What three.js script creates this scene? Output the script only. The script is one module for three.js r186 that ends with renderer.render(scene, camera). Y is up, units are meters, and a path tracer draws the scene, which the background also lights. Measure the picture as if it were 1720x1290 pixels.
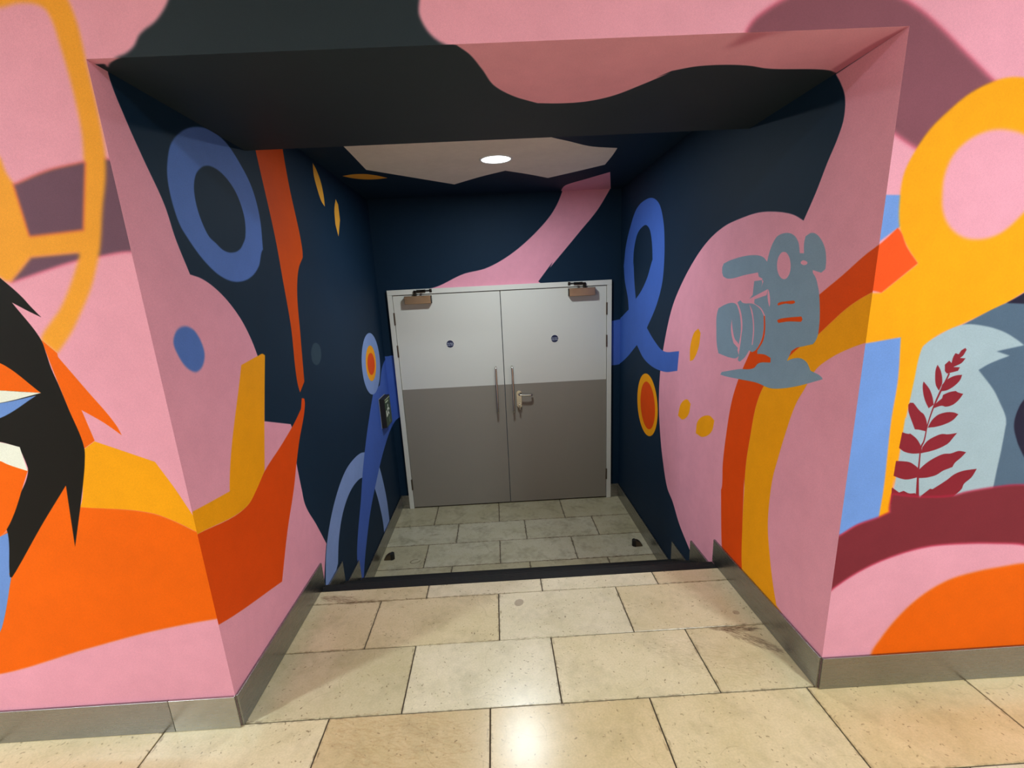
import * as THREE from 'three';
import { RoundedBoxGeometry } from 'three/addons/geometries/RoundedBoxGeometry.js';
import { mergeGeometries } from 'three/addons/utils/BufferGeometryUtils.js';
import { RectAreaLightUniformsLib } from 'three/addons/lights/RectAreaLightUniformsLib.js';
import { createNoise2D } from 'simplex-noise';

RectAreaLightUniformsLib.init();
const scene = new THREE.Scene();
scene.background = new THREE.Color(0x000000);

// ---------------------------------------------------------------- camera (ultrawide phone lens, shifted by the crop)
const camera = new THREE.PerspectiveCamera(2 * Math.atan(645 / 830.81) * 180 / Math.PI, 1720 / 1290, 0.05, 60);
camera.position.set(-0.068, 1.511, 1.526);
camera.rotation.set(-0.26336, -0.01981, -0.04979, 'YXZ');
camera.setViewOffset(1720, 1290, 4.65, -70.8, 1720, 1290);
camera.updateProjectionMatrix();

// ---------------------------------------------------------------- exposure and lamp settings (the lamps themselves are built as fittings below)
const renderer = new THREE.WebGLRenderer({ antialias: true });
renderer.toneMapping = THREE.LinearToneMapping;
renderer.toneMappingExposure = 1.0;
renderer.shadowMap.enabled = true;
const LAMPS = {
  hall: { y: 2.75, size: 0.3, color: [0.77, 0.935, 1.0], spots: [[-3.56, 1.8, 520], [1.74, 1.8, 252], [4.9, 1.8, 200]] },
  alcove: { x: 0, z: -1.932, r: 0.092, color: [0.86, 0.96, 1.0], nits: 318 },
};

// ---------------------------------------------------------------- measured sizes of the place (metres)
const W = 1.09, H = 2.15, HI = 2.33, D = 3.078, LS = 0.856, Z0 = 0.921, TR = 0.3133, RI = 0.1736, HS = 0.1375, LOW = -3 * RI, TOP = 2.75;

let seed = 12345;
const rnd = () => { seed = (seed * 1664525 + 1013904223) >>> 0; return seed / 4294967296; };
const noise = createNoise2D(rnd);
const MURAL = {
  F: [
    ['navyf', 0.0032, [-0.772,2.452,-0.851,2.272,-0.889,2.231,-0.941,2.199,-0.962,2.174,-0.986,2.159,-1.013,2.15,-1.037,2.133,-0.976,2.095,-0.11,2.064,-0.093,2.1,-0.133,2.138,-0.167,2.155,-0.183,2.165,-0.2,2.182,-0.214,2.206,-0.219,2.224,-0.215,2.251,-0.207,2.281,-0.15,2.452]],
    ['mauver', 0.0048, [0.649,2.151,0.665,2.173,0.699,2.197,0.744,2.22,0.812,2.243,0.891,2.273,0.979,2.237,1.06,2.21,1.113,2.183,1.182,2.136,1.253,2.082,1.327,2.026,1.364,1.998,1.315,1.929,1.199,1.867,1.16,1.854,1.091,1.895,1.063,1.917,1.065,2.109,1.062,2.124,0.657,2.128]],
    ['blue', 0.0016, [1.065,1.734,1.135,1.73,1.161,1.651,1.139,1.64,1.085,1.602]],
    ['yellow', 0.0032, [1.349,2.01,1.291,1.985,1.236,1.943,1.188,1.895,1.158,1.846,1.135,1.789,1.133,1.718,1.146,1.639,1.174,1.589,1.217,1.536,1.117,1.456,1.086,1.456,1.076,1.302,1.198,1.317,1.212,1.183,1.211,1.051,1.222,0.809,1.221,0.694,1.258,0.71,1.252,0.851,1.26,0.807,1.258,0.895,1.259,0.98,1.263,1.093,1.273,1.165,1.271,1.236,1.277,1.285,1.317,1.317,1.389,1.348,1.524,1.409,1.567,1.436,1.737,1.535,1.982,1.637,1.897,1.911,1.708,1.892,1.593,1.963,1.488,2.005,1.422,2.018,1.385,2.018]],
    ['pink', 0.0048, [1.256,1.731,1.254,1.778,1.27,1.83,1.308,1.868,1.361,1.889,1.419,1.889,1.481,1.87,1.529,1.831,1.555,1.778,1.551,1.713,1.515,1.666,1.459,1.613,1.409,1.597,1.347,1.603,1.293,1.639,1.266,1.683], 1],
    ['orred', 0.0016, [1.068,1.582,1.094,1.599,1.139,1.641,1.151,1.628,1.175,1.586,1.217,1.537,1.117,1.456,1.095,1.462,1.064,1.467]],
    ['blue', 0.0016, [1.08,1.302,1.2,1.317,1.212,1.183,1.211,1.051,1.222,0.809,1.221,0.694,1.151,0.678,1.085,0.634,1.067,0.78]],
    ['slate', 0.0016, [1.571,1.42,2.098,1.43,2.347,0.65,1.587,0.698,1.548,0.789,1.379,1.246,1.39,1.345,1.518,1.406]],
    ['dark', 0.0016, [1.591,1.452,1.568,1.434,1.518,1.406,1.575,1.401,1.67,1.388,1.652,1.462]],
    ['dark', 0.0016, [1.769,1.131,1.645,1.094,1.635,1.072,1.63,1.012,1.655,0.949,1.691,0.893,1.847,0.82]],
    ['palegrey', 0.0016, [1.277,1.285,1.318,1.316,1.39,1.346,1.454,1.341,1.522,1.321,1.579,1.29,1.605,1.272,1.519,1.257,1.565,1.241,1.507,1.22,1.472,1.2,1.537,1.13,1.567,1.086,1.597,1.036,1.604,1.009,1.603,1.011,1.606,0.92,1.606,0.843,1.607,0.785,1.574,0.769,1.354,0.753,1.256,0.762,1.259,0.812,1.257,1.058,1.261,1.05,1.266,1.181,1.273,1.275]],
    ['maroonf', 0.0, [1.415,1.273,1.42,1.267,1.411,1.248,1.403,1.242,1.422,1.24,1.411,1.225,1.394,1.217,1.387,1.214,1.409,1.212,1.405,1.201,1.382,1.196,1.37,1.194,1.362,1.202,1.358,1.223,1.37,1.235,1.379,1.227,1.381,1.247,1.386,1.258,1.397,1.254,1.403,1.266]],
    ['maroonf', 0.0, [1.334,1.224,1.346,1.208,1.358,1.177,1.36,1.161,1.354,1.139,1.341,1.157,1.333,1.186,1.331,1.211]],
    ['maroonf', 0.0, [1.421,1.187,1.418,1.171,1.401,1.151,1.38,1.139,1.359,1.137,1.361,1.158,1.376,1.175,1.397,1.185]],
    ['maroonf', 0.0, [1.298,1.172,1.321,1.147,1.336,1.12,1.345,1.093,1.33,1.082,1.315,1.106,1.301,1.141,1.297,1.164]],
    ['maroonf', 0.0, [1.437,1.124,1.426,1.105,1.41,1.09,1.387,1.084,1.374,1.088,1.346,1.081,1.349,1.093,1.369,1.113,1.37,1.124,1.389,1.132,1.41,1.135,1.418,1.13]],
    ['maroonf', 0.0, [1.26,1.098,1.265,1.104,1.276,1.103,1.305,1.072,1.317,1.063,1.335,1.024,1.333,1.004,1.308,1.011,1.296,1.013,1.277,1.049,1.264,1.077]],
    ['maroonf', 0.0, [1.434,1.056,1.42,1.038,1.393,1.024,1.363,1.017,1.339,1.016,1.348,1.04,1.366,1.058,1.391,1.065,1.418,1.063]],
    ['maroonf', 0.0, [1.255,1.005,1.278,0.998,1.283,0.999,1.308,0.979,1.329,0.948,1.335,0.928,1.303,0.928,1.274,0.936,1.253,0.951]],
    ['maroonf', 0.0, [1.442,0.992,1.432,0.977,1.419,0.958,1.4,0.946,1.367,0.934,1.333,0.928,1.332,0.948,1.344,0.968,1.359,0.979,1.389,0.991,1.411,0.989]],
    ['maroonf', 0.0, [1.25,0.905,1.272,0.903,1.3,0.897,1.321,0.883,1.334,0.871,1.339,0.843,1.299,0.836,1.279,0.84,1.25,0.852]],
    ['maroonf', 0.0, [1.486,0.922,1.47,0.902,1.454,0.886,1.449,0.872,1.418,0.86,1.399,0.847,1.367,0.839,1.337,0.839,1.334,0.869,1.353,0.889,1.382,0.909,1.407,0.92,1.434,0.921,1.46,0.928,1.477,0.925]],
    ['maroonf', 0.0, [1.535,0.86,1.523,0.831,1.5,0.806,1.497,0.791,1.472,0.764,1.441,0.736,1.354,0.753,1.359,0.774,1.385,0.797,1.394,0.795,1.436,0.824,1.462,0.846,1.49,0.856]],
    ['maroonf', 0.0, [1.251,0.81,1.279,0.79,1.294,0.795,1.316,0.784,1.335,0.784,1.352,0.767,1.356,0.741,1.255,0.748]],
    ['maroonf', 0.0, [1.38,1.193,1.377,1.181,1.364,1.14,1.348,1.083,1.338,1.019,1.336,0.968,1.331,0.95,1.333,0.899,1.339,0.842,1.353,0.762,1.341,0.763,1.332,0.842,1.328,0.899,1.327,0.958,1.331,0.968,1.334,1.019,1.343,1.083,1.358,1.143,1.372,1.183,1.375,1.196]],
    ['maroon', 0.0032, [1.063,0.622,1.097,0.64,1.152,0.675,1.22,0.698,1.261,0.717,1.257,0.733,1.258,0.783,1.352,0.767,1.472,0.764,1.517,0.774,1.612,0.786,1.667,0.79,1.715,0.788,1.795,0.779,2.059,0.434,1.766,0.563,1.661,0.576,1.57,0.582,1.408,0.578,1.276,0.542,1.177,0.494,1.098,0.436,1.076,0.414]],
    ['orange', 0.0048, [1.277,0.142,1.302,0.202,1.356,0.295,1.427,0.376,1.516,0.435,1.618,0.464,1.715,0.478,1.784,0.485,1.926,0.466,2.062,0.425,2.251,0.05,1.901,-0.027,1.294,0.02]],
    ['mauve', 0.0032, [-1.159,1.909,-1.093,1.912,-1.027,1.883,-1.025,1.667,-1.096,1.678,-1.183,1.669,-1.245,1.661,-1.327,1.642,-1.445,1.611,-1.372,1.673,-1.234,1.679]],
    ['yellowl', 0.0048, [-2.45,2.377,-1.121,2.328,-1.101,2.28,-1.092,2.225,-1.092,2.152,-1.092,2.036,-1.098,1.934,-1.11,1.877,-1.141,1.79,-1.176,1.684,-1.188,1.659,-1.226,1.586,-1.281,1.507,-1.32,1.457,-1.375,1.401,-1.41,1.441,-1.407,1.449,-1.366,1.493,-1.333,1.525,-1.291,1.581,-1.262,1.626,-1.245,1.655,-1.234,1.679,-1.372,1.673,-1.445,1.611,-1.461,1.611,-1.474,1.625,-2.38,1.77]],
    ['pink', 0.0048, [-2.493,2.301,-1.273,2.27,-1.223,2.278,-1.176,2.272,-1.16,2.261,-1.152,2.236,-1.147,2.184,-1.143,2.11,-1.143,2.038,-1.147,1.974,-1.16,1.908,-1.261,1.891,-1.361,1.86,-1.375,1.893,-1.378,1.931,-1.549,2.054,-2.548,2.203]],
    ['mauve', 0.0032, [-1.361,1.86,-1.261,1.891,-1.16,1.908,-1.21,1.741,-1.357,1.731]],
    ['orange', 0.0032, [-1.462,0.997,-1.44,0.909,-1.219,0.872,-1.156,0.841,-1.097,0.801,-1.069,0.784,-1.045,0.465,-1.091,0.462,-1.323,0.428,-1.562,0.374,-1.887,0.293,-2.974,0.264,-2.712,0.825,-1.724,0.819]],
    ['yellow', 0.0, [-1.376,1.101,-1.338,1.124,-1.169,1.046,-1.128,0.954,-1.092,0.86,-1.057,0.771,-1.097,0.801,-1.156,0.841,-1.219,0.872,-1.441,0.907,-1.44,0.908,-1.4,1.024]],
    ['orange', 0.0, [-1.409,1.442,-1.375,1.401,-1.376,1.39,-1.323,1.293,-1.259,1.172,-1.25,1.139,-1.294,1.182,-1.351,1.226,-1.337,1.126,-1.375,1.103,-1.389,1.235,-1.405,1.391]],
    ['lblue', 0.0, [-1.938,0.795,-1.723,0.82,-1.694,0.832,-1.696,0.809,-1.729,0.692,-1.736,0.683,-1.733,0.669,-1.821,0.482,-1.835,0.461,-2.366,0.29]],
    ['black', 0.0, [-1.719,1.699,-1.474,1.622,-1.464,1.61,-1.45,1.594,-1.428,1.565,-1.414,1.541,-1.391,1.507,-1.419,1.524,-1.462,1.553,-1.41,1.441,-1.407,1.398,-1.405,1.355,-1.398,1.31,-1.389,1.235,-1.375,1.105,-1.388,1.051,-1.405,1.001,-1.44,0.908,-1.495,0.768,-1.483,0.855,-1.465,0.984,-1.581,0.85,-1.712,0.69,-1.731,0.669,-1.737,0.671,-1.732,0.692,-1.695,0.83,-1.695,0.848,-1.634,0.938,-1.567,1.042,-1.566,1.061,-1.572,1.119,-1.624,1.139,-1.909,1.171]],
    ['orange', 0.0, [-1.806,1.458,-1.549,1.381,-1.456,1.285,-1.575,1.299,-1.856,1.317]],
    ['white', 0.0, [-1.857,1.316,-1.575,1.299,-1.515,1.292,-1.455,1.285,-1.586,1.261,-1.88,1.252]],
    ['lblue', 0.0, [-1.88,1.252,-1.587,1.26,-1.472,1.278,-1.601,1.214,-1.909,1.171]],
    ['orange', 0.0, [-1.831,1.105,-1.643,1.077,-1.624,1.065,-1.567,1.042,-1.696,0.842,-1.723,0.82,-1.938,0.795]],
    ['white', 0.0, [-1.811,1.163,-1.625,1.138,-1.57,1.119,-1.569,1.039,-1.624,1.065,-1.643,1.077,-1.831,1.105]],
  ],
  L: [
    ['navy', 0.001, [0.034,2.188,-0.078,2.163,-0.075,2.143,-0.107,2.041,-0.148,1.95,-0.205,1.83,-0.225,1.735,-0.265,1.623,-0.33,1.611,-0.395,1.585,-0.484,1.528,-0.562,1.45,-0.613,1.367,-0.64,1.3,-0.673,1.218,-0.595,1.022,-0.852,0.941,-0.862,0.908,-0.843,0.743,-0.85,0.605,-0.851,0.604,-0.859,0.517,-0.962,0.344,-1.054,0.183,-1.043,0.171,-0.901,-0.051,-0.953,-0.321,-5.926,-4.147,-16.085,6.029,-1.107,2.678]],
    ['ring', 0.0019, [-0.264,1.961,-0.307,2.031,-0.385,2.09,-0.486,2.134,-0.594,2.152,-0.694,2.139,-0.777,2.092,-0.863,2.005,-0.892,1.891,-0.869,1.75,-0.866,1.75,-0.798,1.676,-0.696,1.624,-0.559,1.605,-0.451,1.627,-0.356,1.683,-0.295,1.742,-0.267,1.777,-0.249,1.843,-0.249,1.912], 1],
    ['navy', 0.0016, [-0.398,1.923,-0.434,1.974,-0.517,2.015,-0.623,2.008,-0.708,1.954,-0.741,1.87,-0.72,1.792,-0.698,1.768,-0.647,1.733,-0.571,1.716,-0.515,1.722,-0.47,1.743,-0.433,1.762,-0.403,1.81,-0.39,1.866], 1],
    ['ring', 0.0032, [-0.176,1.455,-0.22,1.439,-0.249,1.394,-0.253,1.353,-0.226,1.316,-0.181,1.302,-0.134,1.326,-0.107,1.367,-0.097,1.408,-0.125,1.443], 1],
    ['orr2', 0.0013, [-0.949,2.271,-1.296,2.373,-1.297,2.259,-1.309,2.108,-1.364,1.789,-1.353,1.75,-1.265,1.685,-1.196,1.566,-1.15,1.348,-1.104,1.108,-1.025,1.064,-1.012,1.114,-1.044,1.405,-1.036,1.62,-1.026,1.816,-0.965,2.172]],
    ['orr3', 0.001, [-1.036,1.033,-1.068,1.023,-1.066,1.001,-1.038,0.955,-0.923,0.84,-0.843,0.743,-0.766,0.639,-0.621,0.48,-0.486,0.3,-0.01,0.434,0.078,0.471,0.088,0.804,0.005,0.788,-0.339,0.743,-0.426,0.778,-0.515,0.819,-0.71,0.875,-0.9,0.938,-1.004,0.983]],
    ['yellow', 0.001, [-0.64,1.3,-0.688,1.304,-0.708,1.295,-0.595,1.026,-0.516,0.822,-0.424,0.774,-0.339,0.743,0.005,0.788,0.09,0.798,0.093,0.881,0.001,0.868,-0.233,0.844,-0.235,0.855,-0.489,1.282]],
    ['navy2', 0.0016, [-1.361,1.288,-1.415,1.26,-1.421,1.214,-1.377,1.175,-1.308,1.167,-1.264,1.195,-1.262,1.239,-1.3,1.277], 1],
    ['yellow2', 0.0, [-1.748,2.309,-1.797,2.285,-1.855,2.229,-1.877,2.151,-1.871,2.088,-1.816,2.11,-1.764,2.178,-1.738,2.239]],
    ['yellow2', 0.0, [-2.133,2.177,-2.176,2.149,-2.173,2.049,-2.086,1.933,-2.051,2.007,-2.071,2.1]],
    ['lblue2', 0.001, [-0.947,-0.028,-1.036,0.147,-1.152,0.262,-1.321,0.364,-1.535,0.437,-1.746,0.452,-1.992,0.423,-2.359,0.261,-2.453,0.058,-2.521,-0.186,-2.526,-0.412,-2.277,-0.506,-2.307,-0.324,-2.254,-0.089,-2.166,0.104,-1.91,0.256,-1.721,0.286,-1.529,0.268,-1.365,0.201,-1.251,0.099,-1.18,-0.019,-1.035,-0.085]],
    ['stroke', 0.0016, [-2.514,0.78,-2.342,0.658,-2.116,0.479,-1.934,0.305,-1.782,0.119,-1.624,-0.05,-1.538,-0.182,-1.531,-0.391,-1.589,-0.428,-1.699,-0.291,-1.816,-0.184,-1.98,-0.056,-2.223,0.072,-2.584,0.224,-3.019,0.334,-3.58,0.321,-4.263,0.515,-4.197,0.897,-3.278,0.984,-3.075,0.969,-2.91,0.915,-2.757,0.789]],
    ['lblue2', 0.001, [-2.859,0.966,-2.819,0.888,-2.752,0.823,-2.664,0.778,-2.568,0.758,-2.473,0.763,-2.388,0.791,-2.322,0.838,-2.277,0.899,-2.259,0.968,-2.265,1.04,-2.298,1.108,-2.353,1.168,-2.427,1.214,-2.515,1.242,-2.609,1.248,-2.7,1.23,-2.779,1.188,-2.837,1.125,-2.865,1.049], 1],
    ['yellow', 0.001, [-2.714,0.988,-2.692,0.944,-2.656,0.906,-2.609,0.88,-2.556,0.867,-2.503,0.869,-2.455,0.883,-2.417,0.91,-2.391,0.945,-2.38,0.986,-2.384,1.028,-2.403,1.069,-2.436,1.105,-2.479,1.131,-2.529,1.147,-2.582,1.149,-2.632,1.138,-2.674,1.113,-2.704,1.077,-2.718,1.034], 1],
    ['orr3', 0.001, [-2.667,0.988,-2.653,0.961,-2.629,0.939,-2.596,0.923,-2.56,0.915,-2.522,0.916,-2.488,0.925,-2.459,0.942,-2.44,0.965,-2.431,0.99,-2.433,1.017,-2.446,1.043,-2.468,1.065,-2.498,1.081,-2.534,1.09,-2.571,1.09,-2.607,1.082,-2.637,1.066,-2.658,1.043,-2.669,1.016], 1],
  ],
  B: [
    ['stroke', 0.0016, [-1.225,1.009,-1.054,1,-1.023,1.005,-0.964,0.985,-0.906,0.542,-0.979,0.439,-1.047,0.395,-1.107,0.326,-1.279,0.214]],
    ['stroke', 0.0016, [0.947,1.207,1.025,1.217,1.09,1.228,1.192,1.258,1.199,0.852,1.074,0.81,1.028,0.806,0.948,0.802]],
    ['pink', 0.0016, [0.589,2.362,0.504,2.184,0.355,2.022,0.11,1.836,-0.107,1.732,-0.32,1.689,-0.564,1.593,-0.724,1.566,-0.737,1.432,0.663,1.363,0.348,1.595,0.481,1.755,0.455,1.706,0.719,1.989,0.883,2.168,0.997,2.337,0.996,2.41,0.599,2.426]],
  ],
  R: [
    ['navy', 0.001, [0.06,2.154,-0.295,2.147,-0.268,2.115,-0.235,2.06,-0.23,1.996,-0.248,1.95,-0.291,1.881,-0.336,1.799,-0.392,1.715,-0.459,1.744,-0.586,1.774,-0.726,1.791,-0.904,1.788,-1.039,1.776,-1.212,1.732,-1.379,1.654,-1.599,1.501,-1.74,1.359,-1.866,1.118,-1.927,0.925,-1.935,0.698,-1.883,0.463,-1.807,0.285,-1.697,0.125,-1.59,0.073,-1.451,-0.029,-1.284,-0.105,-1.187,-0.145,-1.064,-0.165,-1.202,-0.45,-6.557,-4.659,-6.929,3.615,-0.964,2.542]],
    ['ribbon', 0.0013, [-2.976,1.671,-2.915,1.838,-2.79,1.972,-2.615,2.089,-2.373,2.12,-2.177,2.096,-2.038,2.027,-1.95,1.899,-1.92,1.766,-1.918,1.659,-1.941,1.532,-2.045,1.383,-2.265,1.202,-2.098,1.13,-1.885,1.071,-1.58,1.102,-1.597,0.975,-1.825,0.933,-2.119,0.929,-2.347,0.967,-2.523,1.047,-2.827,0.909,-3.143,0.8,-3.72,0.68,-3.725,1.18,-3.159,1.22,-2.791,1.322,-2.817,1.404,-2.936,1.572,-2.981,1.721]],
    ['navy', 0.0013, [-2.677,1.657,-2.656,1.8,-2.574,1.901,-2.438,1.942,-2.333,1.94,-2.245,1.894,-2.188,1.79,-2.169,1.69,-2.187,1.675,-2.284,1.571,-2.43,1.476,-2.58,1.412,-2.635,1.564,-2.663,1.703], 1],
    ['yellow', 0.001, [-1.965,0.674,-1.954,0.604,-1.966,0.534,-2,0.47,-2.054,0.418,-2.125,0.384,-2.206,0.371,-2.29,0.383,-2.368,0.419,-2.43,0.477,-2.469,0.551,-2.48,0.631,-2.462,0.709,-2.418,0.776,-2.353,0.825,-2.276,0.851,-2.195,0.854,-2.117,0.834,-2.05,0.794,-1.998,0.74], 1],
    ['orr3', 0.001, [-2.024,0.654,-2.015,0.6,-2.023,0.546,-2.048,0.498,-2.087,0.46,-2.137,0.436,-2.195,0.428,-2.254,0.439,-2.309,0.468,-2.353,0.512,-2.381,0.567,-2.39,0.626,-2.379,0.684,-2.35,0.734,-2.306,0.771,-2.252,0.791,-2.194,0.793,-2.138,0.778,-2.088,0.747,-2.049,0.705], 1],
    ['yellow', 0.001, [-1.298,1.262,-1.264,1.239,-1.279,1.163,-1.346,1.081,-1.398,1.064,-1.404,1.144,-1.358,1.232], 1],
    ['yellow', 0.001, [-1.411,0.826,-1.356,0.81,-1.379,0.742,-1.479,0.682,-1.553,0.69,-1.516,0.772], 1],
    ['yellow', 0.001, [-1.087,0.803,-1.023,0.792,-1.043,0.73,-1.163,0.659,-1.259,0.654,-1.245,0.725], 1],
    ['orr3', 0.001, [0.056,1.627,0.005,1.599,-0.055,1.569,-0.145,1.513,-0.249,1.454,-0.368,1.383,-0.505,1.288,-0.636,1.225,-0.7,1.201,-0.793,1.054,-0.844,0.934,-0.878,0.752,-0.893,0.59,-0.887,0.456,-0.893,0.444,-0.843,0.15,-0.782,-0.046,-0.617,0.022,-0.616,0.137,-0.648,0.378,-0.667,0.606,-0.657,0.549,-0.659,0.673,-0.64,0.821,-0.613,0.964,-0.564,1.064,-0.481,1.145,-0.345,1.251,-0.236,1.312,-0.193,1.344,-0.095,1.414,0.007,1.462,0.068,1.481]],
    ['yellow', 0.001, [0.068,1.481,0.007,1.462,-0.095,1.414,-0.193,1.344,-0.236,1.312,-0.345,1.251,-0.481,1.145,-0.564,1.064,-0.613,0.964,-0.64,0.821,-0.659,0.673,-0.657,0.549,-0.648,0.378,-0.614,0.126,-0.51,-0.083,-0.222,0.13,-0.31,0.143,-0.35,0.22,-0.396,0.337,-0.432,0.462,-0.438,0.589,-0.429,0.697,-0.41,0.77,-0.374,0.897,-0.323,1.038,-0.278,1.108,-0.226,1.188,-0.151,1.241,-0.07,1.28,0.006,1.308,0.081,1.329]],
    ['slateb', 0.0, [-1.041,1.581,-1.027,1.599,-0.955,1.611,-0.733,1.618,-0.654,1.604,-0.621,1.584,-0.609,1.621,-0.591,1.652,-0.562,1.677,-0.525,1.684,-0.477,1.681,-0.44,1.667,-0.411,1.641,-0.395,1.601,-0.369,1.599,-0.375,1.635,-0.37,1.658,-0.338,1.666,-0.306,1.658,-0.272,1.633,-0.248,1.601,-0.237,1.563,-0.236,1.537,-0.257,1.526,-0.306,1.537,-0.304,1.527,-0.283,1.508,-0.265,1.477,-0.253,1.448,-0.235,1.322,-0.244,1.292,-0.259,1.276,-0.317,1.262,-0.358,1.252,-0.386,1.237,-0.41,1.195,-0.361,1.212,-0.318,1.216,-0.283,1.206,-0.255,1.179,-0.192,1.167,-0.182,1.16,-0.222,1.145,-0.333,1.106,-0.45,1.075,-0.518,1.065,-0.619,1.069,-0.787,1.058,-0.948,1.048,-0.987,1.048,-0.972,1.064,-0.794,1.105,-0.656,1.132,-0.626,1.155,-0.527,1.173,-0.53,1.192,-0.577,1.2,-0.639,1.196,-0.642,1.215,-0.609,1.245,-0.59,1.28,-0.6,1.363,-0.632,1.39,-0.7,1.413,-0.7,1.43,-0.605,1.448,-0.6,1.456,-0.597,1.473,-0.744,1.432,-0.719,1.449,-0.715,1.508,-0.652,1.511,-0.646,1.516,-0.679,1.526,-0.689,1.544,-0.788,1.538,-0.975,1.526,-1.022,1.537,-1.038,1.556]],
    ['pink', 0.0, [-0.447,1.56,-0.446,1.544,-0.45,1.53,-0.459,1.519,-0.47,1.512,-0.485,1.51,-0.5,1.513,-0.515,1.521,-0.528,1.533,-0.538,1.548,-0.543,1.565,-0.543,1.581,-0.539,1.595,-0.529,1.606,-0.517,1.613,-0.502,1.614,-0.487,1.611,-0.473,1.602,-0.461,1.59,-0.452,1.575], 1],
    ['pink', 0.0, [-0.342,1.563,-0.343,1.561,-0.346,1.559,-0.35,1.558,-0.356,1.557,-0.363,1.557,-0.369,1.558,-0.375,1.56,-0.38,1.562,-0.383,1.565,-0.384,1.567,-0.383,1.57,-0.38,1.572,-0.376,1.573,-0.369,1.574,-0.363,1.573,-0.356,1.572,-0.351,1.57,-0.346,1.568,-0.343,1.566], 1],
    ['pink', 0.0, [-0.652,1.513,-0.637,1.506,-0.653,1.478,-0.646,1.497]],
    ['pink', 0.0, [-0.594,1.473,-0.582,1.456,-0.57,1.413,-0.573,1.4,-0.585,1.418,-0.596,1.45]],
    ['orr3', 0.0, [-0.515,1.413,-0.507,1.418,-0.455,1.425,-0.404,1.429,-0.393,1.423,-0.402,1.418,-0.464,1.416,-0.508,1.408]],
    ['orr3', 0.0, [-0.507,1.348,-0.496,1.353,-0.433,1.363,-0.345,1.371,-0.336,1.361,-0.344,1.352,-0.421,1.349,-0.494,1.339]],
    ['slateb', 0.0, [-1.056,1.381,-0.99,1.4,-0.918,1.411,-0.87,1.406,-0.84,1.384,-0.815,1.339,-0.802,1.28,-0.81,1.237,-0.823,1.192,-0.804,1.169,-0.825,1.155,-0.895,1.148,-1.024,1.154,-1.048,1.195,-1.065,1.272,-1.071,1.346]],
    ['slateb', 0.0, [-0.856,1.415,-0.828,1.424,-0.804,1.413,-0.768,1.411,-0.741,1.412,-0.7,1.409,-0.632,1.387,-0.612,1.362,-0.605,1.298,-0.617,1.258,-0.655,1.211,-0.687,1.198,-0.712,1.204,-0.745,1.169,-0.792,1.141,-0.812,1.146,-0.805,1.176,-0.805,1.226,-0.79,1.298,-0.812,1.367]],
    ['pink', 0.0, [-0.863,1.406,-0.824,1.377,-0.801,1.336,-0.793,1.291,-0.796,1.242,-0.803,1.191,-0.809,1.194,-0.806,1.241,-0.804,1.29,-0.814,1.336,-0.837,1.377]],
    ['pink', 0.0, [-0.744,1.41,-0.712,1.381,-0.692,1.339,-0.682,1.296,-0.685,1.231,-0.693,1.23,-0.692,1.295,-0.702,1.338,-0.722,1.377]],
    ['pink', 0.0, [-0.7,1.411,-0.639,1.393,-0.607,1.365,-0.61,1.362,-0.645,1.39]],
    ['pink', 0.0, [-0.902,1.335,-0.888,1.292,-0.857,1.243,-0.82,1.225,-0.807,1.212,-0.817,1.202,-0.866,1.221,-0.891,1.255,-0.904,1.291]],
    ['orr3', 0.0, [-0.612,1.363,-0.602,1.362,-0.591,1.305,-0.599,1.259,-0.639,1.212,-0.646,1.215,-0.612,1.262,-0.603,1.305]],
  ],
  S: [
    ['pink', 0.0024, [-1.01,0.194,-1.089,0.001,-0.988,0.007,-1.02,-0.009,-1.053,-0.031,-1.074,-0.053,-1.065,-0.03,-1.153,-0.031]],
    ['pink', 0.0016, [-0.168,0.071,-0.167,0.012,-0.127,-0.005,-0.096,-0.058,-0.064,-0.152,-0.024,-0.284,0.043,-0.378,0.127,-0.448,0.21,-0.459,0.304,-0.451,0.383,-0.41,0.464,-0.318,0.525,-0.236,0.491,-0.269,0.525,-0.224,0.591,-0.199,0.679,-0.196,0.761,-0.21,0.831,-0.236,1.051,-0.27,1.089,-0.293,1.152,-0.251,1.176,0.035,1.096,0.122,-0.121,0.204]],
    ['mauvesoft', 0.004, [1.084,-0,1.061,-0.097,1.055,-0.26,1.14,-0.38,1.144,-0.17]],
    ['mauvesoft', 0.0112, [0.651,0.008,0.641,-0.045,0.63,-0.088,0.673,-0.06,0.714,-0.02,0.763,-0.001]],
  ],
  C: [
    ['offwhite', 0.0006, [-0.841,-1.225,-0.841,-1.535,-0.848,-2.06,-0.66,-2.257,-0.313,-2.622,-0.101,-2.399,0.068,-2.255,0.229,-2.386,0.397,-2.546,0.588,-2.372,0.755,-2.211,0.752,-1.982,0.742,-1.805,0.571,-1.744,0.415,-1.616,0.294,-1.514,0.111,-1.256]],
    ['yellow2', 0.0, [-1.044,-2.2,-0.965,-2.166,-0.889,-2.169,-0.818,-2.226,-0.76,-2.313,-0.843,-2.336,-0.921,-2.326,-0.994,-2.273], 1],
    ['pink', 0.001, [0.564,-2.906,0.579,-2.828,0.711,-2.63,0.844,-2.439,1.07,-3.384,0.587,-3.268]],
  ],
};
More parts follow.
